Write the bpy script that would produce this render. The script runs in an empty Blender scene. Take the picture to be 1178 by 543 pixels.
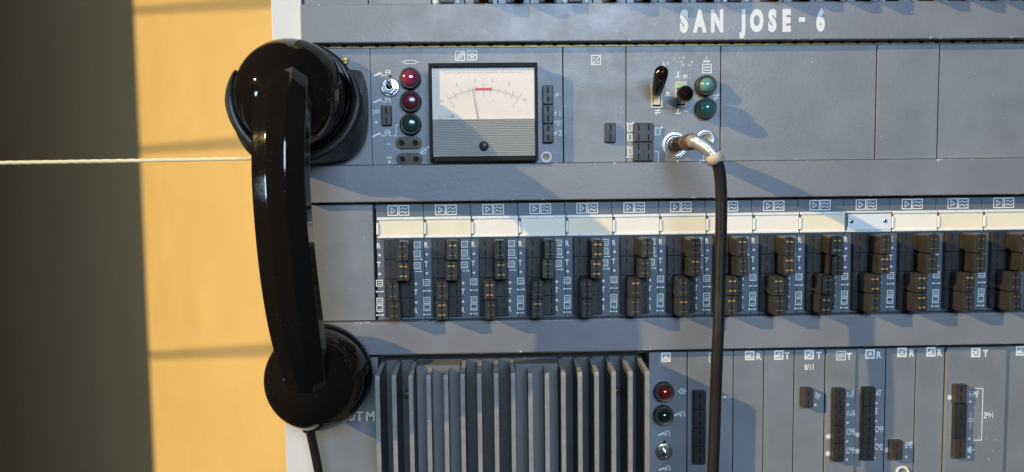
import bpy, bmesh, math, random
from mathutils import Vector, Matrix, Euler
random.seed(7)
S = bpy.context.scene
C = S.collection
# ------------------------------------------------------------------ camera, light, exposure
F, CX, CY, DIST = 885.0, 589.0, 271.5, 0.54           # photo pixels (1178 x 543); camera 0.54 m from the panel plane y = 0
PITCH, YAW, ROLL = 0.06900, 0.02525, -0.01174
FW = Vector((math.sin(YAW) * math.cos(PITCH), math.cos(YAW) * math.cos(PITCH), -math.sin(PITCH)))
_rt = Vector((math.cos(YAW), -math.sin(YAW), 0)); _up = _rt.cross(FW)
RT = _rt * math.cos(ROLL) + _up * math.sin(ROLL); UP = _up * math.cos(ROLL) - _rt * math.sin(ROLL)
cam = bpy.data.cameras.new('camera'); cam_o = bpy.data.objects.new('camera', cam); C.objects.link(cam_o)
m = Matrix((RT, UP, -FW)).transposed().to_4x4(); m.translation = Vector((0, -DIST, 0)); cam_o.matrix_world = m
cam.sensor_width = 36.0; cam.lens = F / 1178 * 36.0; cam.clip_start = 0.01; cam.clip_end = 100
S.camera = cam_o
S.view_settings.view_transform = 'Standard'; S.view_settings.look = 'None'
S.view_settings.exposure = 0.0; S.view_settings.gamma = 1.0

SUN = Vector((2.35, 1.0, -1.03)).normalized()          # direction the sunlight travels
sl = bpy.data.lights.new('sun', 'SUN'); sl.energy = 4.1; sl.angle = math.radians(0.55); sl.color = (1.0, 0.70, 0.27)
so = bpy.data.objects.new('sun', sl); C.objects.link(so); so.rotation_euler = SUN.to_track_quat('-Z', 'Y').to_euler()
so.location = (-3, -2, 2)
world = bpy.data.worlds.new('World'); S.world = world; world.use_nodes = True
world.node_tree.nodes['Background'].inputs[0].default_value = (0.52, 0.47, 0.50, 1)
world.node_tree.nodes['Background'].inputs[1].default_value = 0.05

def area(name, loc, target, sx, sy, power, col):
    l = bpy.data.lights.new(name, 'AREA'); l.shape = 'RECTANGLE'; l.size = sx; l.size_y = sy; l.energy = power; l.color = col
    o = bpy.data.objects.new(name, l); C.objects.link(o); o.location = loc
    o.rotation_euler = (Vector(target) - Vector(loc)).to_track_quat('-Z', 'Y').to_euler()
    return o
area('window_light', (0.25, -2.15, 0.66), (0.15, 0, -0.12), 1.15, 0.62, 44.0, (0.55, 0.75, 1.0))
area('side_window_light', (-1.75, -1.02, 0.07), (-0.12, 0, 0), 0.24, 0.19, 3.6, (0.6, 0.85, 1.0))
for p, e in (((0.35, -1.9, 0.95), 0.5), ((-0.25, -2.1, 0.8), 0.4), ((0.75, -1.7, 0.75), 0.4)):
    l = bpy.data.lights.new('ceiling_spot', 'POINT'); l.energy = e; l.color = (1, 0.6, 0.25); l.shadow_soft_size = 0.025
    o = bpy.data.objects.new('ceiling_spot', l); C.objects.link(o); o.location = p

# ------------------------------------------------------------------ helpers
def ray(px, py):
    return FW + RT * ((px - CX) / F) - UP * ((py - CY) / F)
def at(px, py, h=0.0):
    """photo pixel -> (x, z) in mm on the plane h mm in front of the module faces"""
    v = ray(px, py); k = (DIST * 1000 - h) / v.y
    return (v.x * k, v.z * k)
def W(x, z, h): return Vector((x / 1000, -h / 1000, z / 1000))
def P3(px, py, h):
    x, z = at(px, py, h); return W(x, z, h)
def AX(px, py=270, h=0): return at(px, py, h)[0]

_txt = {}
def text_mesh(s, bold=0.0):
    k = (s, bold)
    if k not in _txt:
        cu = bpy.data.curves.new('t', 'FONT'); cu.body = s; cu.size = 1; cu.offset = bold; cu.resolution_u = 3; cu.fill_mode = 'FRONT'
        o = bpy.data.objects.new('t', cu); C.objects.link(o)
        dg = bpy.context.evaluated_depsgraph_get(); me = bpy.data.meshes.new_from_object(o.evaluated_get(dg))
        vs = [tuple(v.co) for v in me.vertices]; fs = [tuple(p.vertices) for p in me.polygons]
        bpy.data.objects.remove(o); bpy.data.curves.remove(cu); bpy.data.meshes.remove(me)
        _txt[k] = (vs, fs)
    return _txt[k]

class MB:
    """collects shapes (mm: x right, z up, h towards the viewer) into one mesh"""
    def __init__(s): s.v = []; s.f = []; s.k = 0
    def add(s, vs, fs, mi=0, smooth=False):
        b = len(s.v); s.v += [Vector(v) for v in vs]
        s.f += [([b + i for i in f], mi, smooth) for f in fs]
    def addm(s, vs, fs, mi=0, smooth=False): s.add([W(*v) for v in vs], fs, mi, smooth)
    def box(s, x0, x1, z0, z1, h0, h1, mi=0, bev=0.0, seg=2, rot=None):
        bm = bmesh.new(); bmesh.ops.create_cube(bm, size=1)
        for v in bm.verts:
            v.co = Vector(((x0 + x1) / 2 + v.co.x * (x1 - x0), -((h0 + h1) / 2 + v.co.y * (h1 - h0)), (z0 + z1) / 2 + v.co.z * (z1 - z0)))
        bmesh.ops.recalc_face_normals(bm, faces=bm.faces)
        if bev: bmesh.ops.bevel(bm, geom=list(bm.edges), offset=bev, segments=seg, affect='EDGES', profile=0.5)
        c = Vector(((x0 + x1) / 2, -h0, (z0 + z1) / 2))
        vs = []
        for v in bm.verts:
            p = v.co.copy()
            if rot is not None: p = rot @ (p - c) + c
            vs.append(p / 1000)
        bm.verts.index_update()
        s.add(vs, [[v.index for v in f.verts] for f in bm.faces], mi); bm.free()
    def ink(s, h):
        s.k += 1; return h + 0.003 * (s.k % 40)
    def quad(s, x0, x1, z0, z1, h, mi=0):
        s.addm([(x0, z0, h), (x1, z0, h), (x1, z1, h), (x0, z1, h)], [(0, 1, 2, 3)], mi)
    def frame(s, cx, cz, w, hh, t, h, mi=0):
        x0, x1, z0, z1 = cx - w / 2, cx + w / 2, cz - hh / 2, cz + hh / 2
        h = s.ink(h)
        s.quad(x0, x1, z1 - t, z1, h, mi); s.quad(x0, x1, z0, z0 + t, h, mi)
        s.quad(x0, x0 + t, z0 + t, z1 - t, h, mi); s.quad(x1 - t, x1, z0 + t, z1 - t, h, mi)
    def line(s, pts, t, h, mi=0):
        for (a, b), (c, d) in zip(pts[:-1], pts[1:]):
            h2 = s.ink(h); dx, dz = c - a, d - b; L = math.hypot(dx, dz) or 1; ux, uz = dx / L, dz / L; nx, nz = -uz * t / 2, ux * t / 2
            e = t * 0.4; a -= ux * e; b -= uz * e; c += ux * e; d += uz * e
            s.addm([(a - nx, b - nz, h2), (c - nx, d - nz, h2), (c + nx, d + nz, h2), (a + nx, b + nz, h2)], [(0, 1, 2, 3)], mi)
    def disc(s, x, z, r, h, mi=0, n=14):
        h = s.ink(h)
        s.addm([(x + r * math.cos(6.2832 * i / n), z + r * math.sin(6.2832 * i / n), h) for i in range(n)], [list(range(n))], mi)
    def ring(s, x, z, r, t, h, mi=0, n=18, a0=0, a1=360):
        h = s.ink(h); vs = []; fs = []
        for i in range(n + 1):
            a = math.radians(a0 + (a1 - a0) * i / n)
            for q in (r - t / 2, r + t / 2): vs.append((x + q * math.cos(a), z + q * math.sin(a), h))
        for i in range(n): fs.append((2 * i, 2 * i + 1, 2 * i + 3, 2 * i + 2))
        s.addm(vs, fs, mi)
    def star(s, x, z, r, h, mi=0):
        for k in range(4):
            a = math.pi * k / 4; s.line([(x - r * math.cos(a), z - r * math.sin(a)), (x + r * math.cos(a), z + r * math.sin(a))], r * .42, h, mi)
    def text(s, x, z, string, cap, h, mi=0, sx=1.0, bold=0.0, align='C', rot=0.0):
        vs, fs = text_mesh(string, bold)
        if not vs: return
        xs = [v[0] for v in vs]; ys = [v[1] for v in vs]
        k = cap / 0.69; ox = {'C': (min(xs) + max(xs)) / 2, 'L': min(xs), 'R': max(xs)}[align]; oy = 0.345
        h = s.ink(h); c, sn = math.cos(rot), math.sin(rot); out = []
        for v in vs:
            a, b = (v[0] - ox) * k * sx, (v[1] - oy) * k; out.append((x + a * c - b * sn, z + a * sn + b * c, h))
        s.addm(out, fs, mi)
    def lathe(s, prof, o, axis=None, up=None, n=28, mi=0, smooth=True, ang=0.0, mats=None, caps=True):
        """prof: (radius, height) in mm; o: world origin (m)"""
        axis = Vector(axis or (0, -1, 0)).normalized(); up = Vector(up or (0, 0, 1))
        u = axis.cross(up).normalized(); w = u.cross(axis)
        vs = []; pole = Vector(o) + axis * (prof[-1][1] / 1000) if prof[-1][0] < 1e-6 else None
        pole_m = mats[-1] if mats else mi
        if pole: prof = prof[:-1]; mats = mats[:-1] if mats else None
        for r, h in prof:
            for i in range(n):
                a = 2 * math.pi * i / n + ang
                vs.append(Vector(o) + (u * math.cos(a) + w * math.sin(a)) * (r / 1000) + axis * (h / 1000))
        b = len(s.v); s.v += vs
        for j in range(len(prof) - 1):
            for i in range(n):
                s.f.append(([b + j * n + i, b + j * n + (i + 1) % n, b + (j + 1) * n + (i + 1) % n, b + (j + 1) * n + i], mats[j] if mats else mi, smooth))
        if pole:
            s.v.append(pole); q = len(s.v) - 1; j = len(prof) - 1
            for i in range(n): s.f.append(([b + j * n + i, b + j * n + (i + 1) % n, q], pole_m, smooth))
        if not caps: return
        if prof[0][0] > 1e-6: s.f.append(([b + i for i in range(n)][::-1], mi, False))
        if not pole: s.f.append(([b + (len(prof) - 1) * n + i for i in range(n)], mats[-1] if mats else mi, False))
    def tube(s, pts, r, n=12, mi=0, cap=True):
        """pts: world points; r: mm, number or list"""
        N = len(pts); rs = r if isinstance(r, (list, tuple)) else [r] * N
        t0 = (pts[1] - pts[0]).normalized(); ref = Vector((0, 0, 1)) if abs(t0.z) < .9 else Vector((1, 0, 0))
        u = t0.cross(ref).normalized(); b = len(s.v)
        for i in range(N):
            t = (pts[min(i + 1, N - 1)] - pts[max(i - 1, 0)]).normalized(); u = (u - t * u.dot(t)).normalized(); w = t.cross(u)
            for k in range(n):
                a = 2 * math.pi * k / n; s.v.append(pts[i] + (u * math.cos(a) + w * math.sin(a)) * (rs[i] / 1000))
        for i in range(N - 1):
            for k in range(n):
                s.f.append(([b + i * n + k, b + i * n + (k + 1) % n, b + (i + 1) * n + (k + 1) % n, b + (i + 1) * n + k], mi, True))
        if cap:
            s.f.append(([b + k for k in range(n)][::-1], mi, False)); s.f.append(([b + (N - 1) * n + k for k in range(n)], mi, False))
    def build(s, name, mats, parent=None, origin=None):
        if not isinstance(mats, (list, tuple)): mats = [mats]
        me = bpy.data.meshes.new(name)
        if parent is not None: org = Vector(parent['_o'])
        elif origin is not None: org = Vector(origin)
        else: org = sum(s.v, Vector()) / len(s.v)
        me.from_pydata([v - org for v in s.v], [], [f[0] for f in s.f])
        for mm in mats: me.materials.append(mm)
        me.polygons.foreach_set('material_index', [f[1] for f in s.f])
        me.polygons.foreach_set('use_smooth', [f[2] for f in s.f])
        bm = bmesh.new(); bm.from_mesh(me); bmesh.ops.recalc_face_normals(bm, faces=[f for f in bm.faces if s.f[f.index][1] < 90 and len(bm.faces) > 0 and s_closed(f)]) ; bm.to_mesh(me); bm.free()
        me.update()
        o = bpy.data.objects.new(name, me); C.objects.link(o)
        o['_o'] = tuple(org)
        if parent is not None: o.parent = parent
        else: o.location = org
        return o
def s_closed(f):
    return all(len(e.link_faces) == 2 for e in f.edges)
def empty(name, loc, label, cat, group=None):
    o = bpy.data.objects.new(name, None); C.objects.link(o); o.location = loc; o.empty_display_size = 0.01
    o['_o'] = tuple(loc); return tag(o, label, cat, group)
def tag(o, label=None, cat=None, group=None, kind=None):
    if label: o['label'] = label
    if cat: o['category'] = cat
    if group: o['group'] = group
    if kind: o['kind'] = kind
    return o
def spline(pts, n):
    """Catmull-Rom through tuples"""
    out = []; N = len(pts)
    for i in range(N - 1):
        p0, p1, p2, p3 = pts[max(i - 1, 0)], pts[i], pts[i + 1], pts[min(i + 2, N - 1)]
        for k in range(n):
            t = k / n
            out.append(tuple(0.5 * (2 * b + (c - a) * t + (2 * a - 5 * b + 4 * c - d) * t * t + (3 * b - a - 3 * c + d) * t ** 3) for a, b, c, d in zip(p0, p1, p2, p3)))
    out.append(tuple(pts[-1])); return out

# ------------------------------------------------------------------ materials
def mat(name, col, rough=0.5, metal=0.0, bump=0.0, bscale=900.0, var=0.0, vscale=40.0, coat=0.0, spec=0.5, rvar=0.0, chips=None, subs=0.0, edges=None, glint_cluster=0.0):
    M = bpy.data.materials.new(name); M.use_nodes = True; nt = M.node_tree; N = nt.nodes; L = nt.links
    b = N['Principled BSDF']; b.inputs['Base Color'].default_value = (*col, 1); b.inputs['Roughness'].default_value = rough
    b.inputs['Metallic'].default_value = metal; b.inputs['Specular IOR Level'].default_value = spec
    b.inputs['Coat Weight'].default_value = coat; b.inputs['Coat Roughness'].default_value = 0.06
    if subs: b.inputs['Subsurface Weight'].default_value = subs; b.inputs['Subsurface Radius'].default_value = (.004, .002, .001)
    geo = N.new('ShaderNodeNewGeometry')
    def noise(sc, det=3.0, ro=0.55):
        n = N.new('ShaderNodeTexNoise'); n.inputs['Scale'].default_value = sc; n.inputs['Detail'].default_value = det; n.inputs['Roughness'].default_value = ro
        L.new(geo.outputs['Position'], n.inputs['Vector']); return n
    def ramp(src, a, b_, lo, hi):
        r = N.new('ShaderNodeMapRange'); r.inputs['From Min'].default_value = a; r.inputs['From Max'].default_value = b_
        r.inputs['To Min'].default_value = lo; r.inputs['To Max'].default_value = hi; L.new(src, r.inputs['Value']); return r.outputs['Result']
    last = None
    if var:
        n = noise(vscale, 5.0, 0.6); f = ramp(n.outputs['Fac'], 0.3, 0.7, 1 - var, 1 + var)
        mx = N.new('ShaderNodeVectorMath'); mx.operation = 'SCALE'; mx.inputs[0].default_value = col; L.new(f, mx.inputs['Scale'])
        last = mx.outputs['Vector']
    if chips:
        ccol, csc, th = chips
        n = noise(csc, 2.0, 0.5); fac = n.outputs['Fac']
        if edges:                                      # paint wears off along the long edges
            sx = N.new('ShaderNodeSeparateXYZ'); L.new(geo.outputs['Position'], sx.inputs[0]); cur = None
            for e in edges:
                a_ = N.new('ShaderNodeMath'); a_.operation = 'SUBTRACT'; L.new(sx.outputs['Z'], a_.inputs[0]); a_.inputs[1].default_value = e / 1000
                b2 = N.new('ShaderNodeMath'); b2.operation = 'ABSOLUTE'; L.new(a_.outputs[0], b2.inputs[0])
                if cur is None: cur = b2.outputs[0]
                else:
                    c_ = N.new('ShaderNodeMath'); c_.operation = 'MINIMUM'; L.new(cur, c_.inputs[0]); L.new(b2.outputs[0], c_.inputs[1]); cur = c_.outputs[0]
            big = noise(38, 2.0, 0.5)
            m_ = N.new('ShaderNodeMath'); m_.operation = 'MULTIPLY'; L.new(ramp(cur, 0.0003, 0.0016, 0.22, 0.0), m_.inputs[0]); L.new(ramp(big.outputs['Fac'], 0.45, 0.62, 0.0, 1.0), m_.inputs[1])
            ad = N.new('ShaderNodeMath'); ad.operation = 'ADD'; L.new(fac, ad.inputs[0]); L.new(m_.outputs[0], ad.inputs[1]); fac = ad.outputs[0]
        if glint_cluster:
            cl = noise(24, 3.0, 0.5); ad = N.new('ShaderNodeMath'); ad.operation = 'ADD'; L.new(fac, ad.inputs[0]); L.new(ramp(cl.outputs['Fac'], 0.55, 0.72, 0.0, glint_cluster), ad.inputs[1]); fac = ad.outputs[0]  # chip specks thickened in clusters, painting highlights of the orange-peel finish
        f = ramp(fac, th, th + 0.02, 0, 1)
        mx = N.new('ShaderNodeMix'); mx.data_type = 'RGBA'; L.new(f, mx.inputs['Factor'])
        if last: L.new(last, mx.inputs[6])
        else: mx.inputs[6].default_value = (*col, 1)
        mx.inputs[7].default_value = (*ccol, 1); last = mx.outputs[2]
    if last: L.new(last, b.inputs['Base Color'])
    if rvar:
        n = noise(vscale * 2.3, 5.0, 0.65); L.new(ramp(n.outputs['Fac'], 0.3, 0.7, max(rough - rvar, 0.02), rough + rvar), b.inputs['Roughness'])
    if bump:
        n = noise(bscale, 2.0, 0.5); bp = N.new('ShaderNodeBump'); bp.inputs['Strength'].default_value = 1.0; bp.inputs['Distance'].default_value = bump
        L.new(n.outputs['Fac'], bp.inputs['Height']); L.new(bp.outputs['Normal'], b.inputs['Normal'])
    return M
PAINT = mat('grey_blue_enamel', (0.207, 0.224, 0.246), 0.40, bump=0.00011, bscale=480, var=0.11, vscale=26, rvar=0.10, chips=((0.55, 0.55, 0.52), 420, 0.765), glint_cluster=0.10)
BANDP = mat('grey_enamel_band', (0.213, 0.219, 0.240), 0.38, bump=0.00010, bscale=400, var=0.09, vscale=18, rvar=0.10, chips=((0.6, 0.58, 0.54), 300, 0.77), edges=(96.2, 122.0, -12.2, 13.2, -119.0, -96.2))
LINEP = mat('shaded_blue_enamel', (0.105, 0.135, 0.165), 0.42, bump=0.00008, bscale=600, var=0.06, vscale=40, rvar=0.07)  # line module faces: the shared paint, darkened to hold the plugs' shade
PALE = mat('white_enamel', (0.74, 0.72, 0.69), 0.45, bump=0.00008, bscale=400, var=0.03, vscale=14)
FINP = mat('worn_shaded_enamel', (0.104, 0.107, 0.114), 0.45, bump=0.0001, bscale=600, var=0.10, vscale=60, chips=((0.62, 0.56, 0.50), 190, 0.775))  # fin sides and base plate, colour darkened for the shade between fins
BLOCKP = mat('grey_block_enamel', (0.155, 0.158, 0.165), 0.42, bump=0.0001, bscale=500, var=0.08, vscale=50)
FINE = mat('lit_worn_fin_edge', (0.265, 0.258, 0.255), 0.5, var=.15, vscale=120, chips=((0.62, 0.56, 0.50), 170, 0.725))  # worn fin fronts, base tone raised to hold the light they catch
INK = mat('white_print', (0.80, 0.80, 0.77), 0.55, var=0.10, vscale=700)
INKD = mat('dial_print', (0.22, 0.20, 0.18), 0.6)
INKF = mat('faint_dial_print', (0.45, 0.42, 0.38), 0.6)
INKR = mat('red_dial_print', (0.70, 0.09, 0.06), 0.6)
BAKE = mat('black_bakelite', (0.0085, 0.0067, 0.0056), 0.05, bump=0.000012, bscale=1300, rvar=0.035, vscale=70, spec=0.55, chips=((0.07, 0.06, 0.05), 1100, 0.725))
RUB = mat('black_rubber', (0.013, 0.012, 0.012), 0.40, bump=0.00006, bscale=900, rvar=0.08)
CORD = mat('black_cord', (0.016, 0.014, 0.013), 0.34, bump=0.00004, bscale=1100, rvar=0.06)
PLAS = mat('black_socket_plastic', (0.026, 0.025, 0.025), 0.42, bump=0.00004, bscale=1500, var=0.15, vscale=90, rvar=0.08)
BROWN = mat('brown_black_plug_plastic', (0.028, 0.0262, 0.0245), 0.45, bump=0.00005, bscale=1300, var=0.25, vscale=120, rvar=0.1)
SOCK = mat('brown_socket_plastic', (0.045, 0.038, 0.034), 0.45, bump=0.00004, bscale=1300, var=0.12, vscale=90)
HOLE = mat('dark_slot', (0.004, 0.004, 0.004), 0.8)
BRASS = mat('brass_contact', (0.52, 0.35, 0.12), 0.35, 0.35, rvar=0.1, vscale=200)
DULLB = mat('tarnished_brass', (0.16, 0.12, 0.06), 0.45, 0.4)
PERF = mat('yellow_passivated_steel', (0.34, 0.25, 0.10), 0.4, 0.7, var=0.3, vscale=150)
CHROME = mat('chrome', (0.76, 0.79, 0.83), 0.28, 0.75)
STEEL = mat('dull_nickel', (0.66, 0.62, 0.54), 0.24, 0.9, rvar=0.1)
ALU = mat('white_label_frame', (0.90, 0.90, 0.88), 0.30, 0.15, rvar=0.08)
CREAM = mat('cream_label_card', (0.90, 0.80, 0.60), 0.30, var=0.04, vscale=60, coat=0.4)
CREAM2 = mat('pale_label_card', (0.92, 0.86, 0.74), 0.30, var=0.03, vscale=60, coat=0.4)
WHITEP = mat('white_label_plate', (0.76, 0.79, 0.82), 0.4, var=0.03)
RED1 = mat('violet_red_lens', (0.27, 0.03, 0.085), 0.14, coat=1.25, spec=0.6, subs=0.2)
RED2 = mat('dark_red_lens', (0.13, 0.016, 0.03), 0.25, coat=0.8)
RED3 = mat('ruby_lens', (0.20, 0.006, 0.008), 0.12, coat=1.25)
GRN1 = mat('dark_green_lens', (0.012, 0.050, 0.040), 0.2, coat=0.8)
GRN2 = mat('pale_green_lens', (0.12, 0.30, 0.28), 0.14, coat=1.25)
GRN3 = mat('green_lens', (0.03, 0.15, 0.13), 0.14, coat=1.25)
BLK1 = mat('black_green_lens', (0.008, 0.015, 0.013), 0.08, coat=1.25)
DIAL = mat('dial_card', (0.86, 0.77, 0.68), 0.6, var=0.015)
RIB = mat('ribbed_grey_plastic', (0.37, 0.36, 0.335), 0.42)
TAPE = mat('brown_tape', (0.105, 0.055, 0.028), 0.35, var=0.15, vscale=200)
SLEEVE = mat('pink_rubber_sleeve', (0.58, 0.47, 0.37), 0.5, bump=0.00004, bscale=800)
LIME = mat('light_green_plastic', (0.30, 0.55, 0.22), 0.4)
CREAMP = mat('cream_key_plastic', (0.62, 0.56, 0.42), 0.4)
ROPE = mat('cream_cotton', (0.95, 0.87, 0.56), 0.9, bump=0.0003, bscale=1600)
WALLM = mat('yellow_plaster', (0.735, 0.56, 0.275), 0.42, bump=0.00025, bscale=110, var=0.05, vscale=5, rvar=0.06)
CASTER = mat('caster_grey', (0.35, 0.33, 0.31), 0.8)
def glass():
    M = bpy.data.materials.new('clear_meter_glass'); M.use_nodes = True; nt = M.node_tree; N = nt.nodes; L = nt.links
    N.remove(N['Principled BSDF']); t = N.new('ShaderNodeBsdfTransparent'); g = N.new('ShaderNodeBsdfGlossy'); g.inputs['Roughness'].default_value = 0.03
    fr = N.new('ShaderNodeFresnel'); fr.inputs['IOR'].default_value = 1.45; mx = N.new('ShaderNodeMixShader')
    ge = N.new('ShaderNodeNewGeometry'); sub = N.new('ShaderNodeMath'); sub.operation = 'SUBTRACT'; sub.inputs[0].default_value = 1.0; L.new(ge.outputs['Backfacing'], sub.inputs[1])
    mu = N.new('ShaderNodeMath'); mu.operation = 'MULTIPLY'; L.new(fr.outputs[0], mu.inputs[0]); L.new(sub.outputs[0], mu.inputs[1]); m2 = N.new('ShaderNodeMath'); m2.operation = 'MULTIPLY'; m2.inputs[1].default_value = 0.05; L.new(mu.outputs[0], m2.inputs[0]); L.new(m2.outputs[0], mx.inputs[0]); L.new(t.outputs[0], mx.inputs[1]); L.new(g.outputs[0], mx.inputs[2]); L.new(mx.outputs[0], N['Material Output'].inputs[0])
    return M
GLASS = glass()

# ------------------------------------------------------------------ setting: the sunlit wall behind, the pier added unseen to shade its left side
A = math.radians(50); WN = Vector((-math.sin(A), -math.cos(A), 0)); WP = Vector((-0.05, 0.30, 0))
WT = Vector((math.cos(A), -math.sin(A), 0))
def wall_hit(px, py):
    v = ray(px, py); o = Vector((0, -DIST, 0)); k = (WP - o).dot(WN) / v.dot(WN); return o + v * k
b = MB(); q0 = WP - WT * 6.0; q1 = WP + WT * 0.02; th = -WN * 0.12
vs = [q0 + Vector((0, 0, -1.5)), q1 + Vector((0, 0, -1.5)), q1 + Vector((0, 0, 2.0)), q0 + Vector((0, 0, 2.0))]
vs += [v + th for v in vs]
b.add(vs, [(0, 1, 2, 3), (7, 6, 5, 4), (0, 4, 5, 1), (1, 5, 6, 2), (2, 6, 7, 3), (3, 7, 4, 0)])
tag(b.build('wall', WALLM), 'yellow sunlit wall with a dark shaded strip behind the telephone', 'wall')
# pier added far left outside the frame: its shadow darkens the wall's left part
SB = SUN / SUN.y
e_in = wall_hit(166, 270) - SB * 2.0; e_out = wall_hit(-160, 270) - SB * 2.0
dirp = (e_out - e_in); dirp.z = 0; dirp.normalize(); nrm = Vector((dirp.y, -dirp.x, 0)) * 0.10
b = MB(); z0, z1 = -0.6, 3.6
vs = [Vector((p.x, p.y, z)) for z in (z0, z1) for p in (e_in, e_out, e_out + nrm, e_in + nrm)]
b.add(vs, [(0, 1, 2, 3), (4, 5, 6, 7), (0, 1, 5, 4), (1, 2, 6, 5), (2, 3, 7, 6), (3, 0, 4, 7)])
tag(b.build('shade_slab', CASTER), 'unseen grey pier beside the window', 'slab', kind='structure')
# thin bars added unseen: their shadows are the faint lines across the wall
for (xa, ya, xb, yb) in ((130, 14, 345, 0), (130, 174.5, 345, 159.5), (130, 411, 345, 401)):
    wa, wb = wall_hit(xa, ya), wall_hit(xb, yb); dw = wb - wa
    A0 = wa - dw * 1.5 - SB * 0.85; B0 = wa + dw * ((-0.06 - wa.x) / dw.x) - SB * 0.85
    b = MB(); b.tube([A0, (A0 + B0) / 2, B0], 4.6, 10)
    tag(b.build('shade_bar', CASTER), 'thin unseen bar added to cast a shadow line', 'bar', kind='structure')

# ------------------------------------------------------------------ rack frame
R = empty('equipment_rack', W(-120, -260, 0), 'tall grey-blue rack frame with white upright and wide bands lettered SAN JOSE-6', 'rack')
XR = 470.0                                             # rack runs on beyond the right edge of the frame
ROW = {1: (122.6, 215), 2: (13.6, 93.6), 3: (-95.5, -14.0), 4: (-330, -122.2)}
UX0, UX1 = -149.2, -128.8
b = MB(); b.box(UX0, UX1, -380, 260, -240, 0.4, 0, 0.4); b.build('upright', PALE, R)
b = MB(); b.box(UX1 + .5, XR, -380, 260, -30, -18); b.build('back_plate', HOLE, R)
BAND = ((96.2, 122.0), (-12.2, 13.2), (-119.0, -96.2))
for i, (z0, z1) in enumerate(BAND):
    b = MB(); b.box(UX1 + .6, XR, z0, z1, -14, 7.0, 0, 0.7)
    bo = b.build('shelf_band', BANDP, R)
    if i == 0:
        bo['label'] = 'top band lettered SAN JOSE-6 in white'
        t = MB(); h = 7.05
        xs = dict(S=792.5, A=810.5, N=829.5); y0 = 24
        for ch, px in (('S', 787), ('A', 805), ('N', 825), ('J', 854), ('O', 870.5), ('S', 888.5), ('E', 905), ('6', 944)):
            x, z = at(px, 23.6 - (px - 870) * .0087, 7)
            t.text(x, z, ch, 13.2, h, 0, 0.58, 0.066)
        x, z = at(922.5, 22.5, 7); t.quad(x - 2.2, x + 2.2, z - 1.5, z + 1.5, h)
        t.build('lettering', INK, bo)
for (z0, z1, hs) in ((93.9, 96.4, -.8), (-13.8, -10.5, -9), (-122.1, -117, -13)):
    b = MB(); b.box(UX1 + .6, XR, z0 + .1 if hs > -2 else z0 - 3, z1 + 2, hs - 1.2, hs, 0)
    x = UX1 + 6
    while x < XR - 5:
        b.disc(x, z1 - .1, 1.9, hs + .02, 1); x += 11.2
    b.build('perforated_strip', [PERF, HOLE], R)

# ------------------------------------------------------------------ small builders used on the modules
def faceplate(t, x0, x1, z0, z1, h=0.0, m=None, name='faceplate', depth=13):
    b = MB(); b.box(x0 + .14, x1 - .14, z0, z1, -depth, h, 0, 0.22, 1); return b.build(name, m or PAINT, t)
def module(name, px0, px1, row, label, cat, h=0.0, group=None, m=None, y=None):
    y = y or {1: 4, 2: 120, 3: 300, 4: 470}[row]
    x0 = px0 if px0 < 0 and False else AX(px0, y); x1 = AX(px1, y); z0, z1 = ROW[row]
    t = empty(name, W((x0 + x1) / 2, z0, 0), label, cat, group); faceplate(t, x0, x1, z0, z1, h, m)
    return t
def slot_block(t, px0, px1, py0, py1, cols, rows, hgt=5.0, m=None, h0=0.0, split=2, name='socket_strip', cell=None, label=None, deadrows=()):
    """black socket strip whose FRONT face covers the given pixels"""
    x0, z1 = at(px0, py0, hgt); x1, z0 = at(px1, py1, hgt)
    b = MB(); n = rows // split if split else 1; dz = (z1 - z0) / n
    for k in range(n):
        b.box(x0, x1, z0 + k * dz + .12, z0 + (k + 1) * dz - .12, h0 - 2, hgt, 0, 0.45, 1)
    cw = (x1 - x0) / cols; rz = (z1 - z0) / rows
    for c in range(cols):
        for r in range(rows):
            if r in deadrows: continue
            xx = x0 + cw * (c + .5); zz = z1 - rz * (r + .5)
            b.quad(xx - .55, xx + .55, zz - rz * .30, zz + rz * .30, hgt + .03, 1)
    o = b.build(name, [m or PLAS, HOLE], t)
    if label: o['label'] = label
    return o
def lamp(t, px, py, r, lens, h1=4.5, dome=3.0, lr=0.74, bez=None, label=None, ringm=None):
    o = P3(px, py, 0)
    b = MB(); b.lathe([(r, -1), (r, h1 - .8), (r * .95, h1), (r * .84, h1 + .3), (r * .80, h1 - .3), (0, h1 - .3)], o, n=36, mi=0, mats=[0, 0, 0, 1, 0, 0])
    p = b.build('indicator_lamp', [bez or PLAS, ringm or DULLB], t)
    if label: p['label'] = label
    R2 = r * lr; b = MB()
    b.lathe([(R2, h1 - 1.2), (R2, h1)] + [(R2 * math.cos(a), h1 + dome * math.sin(a)) for a in [math.pi / 2 * k / 7 for k in range(1, 7)]] + [(0, h1 + dome)], o, n=32)
    b.build('lens', lens, p); return p
def toggle(t, px, py, r, tip, th, m):
    o = P3(px, py, 0); b = MB()
    b.lathe([(r, -.5), (r, .9), (r * .93, 1.3), (r * .80, 1.4)], o, n=30)
    b.lathe([(r * .80, 1.3), (r * .80, 3.2), (r * .70, 3.7), (r * .46, 3.8)], o, n=6, smooth=False, ang=.3)
    b.lathe([(r * .45, 3.7), (r * .45, 5.0), (r * .40, 5.3), (r * .28, 5.2), (r * .26, 4.2), (0, 4.2)], o, n=20, mats=[0, 0, 0, 1, 1, 1])
    p = b.build('toggle_switch', [m, HOLE], t)
    e = P3(*tip, th); s = P3(px, py, 3); b = MB(); d = (e - s)
    b.tube([s, s + d * .3, s + d * .75, s + d * .92, e], [1.0, 1.1, 1.55, 1.55, .9], 14)
    b.build('lever', m, p)
    k = MB(); x, z = at(px, py, 0); k.disc(x + .3, z + r + 1.0, 1.0, .35, 0); k.build('key_hole', HOLE, t)
    return p
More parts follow.
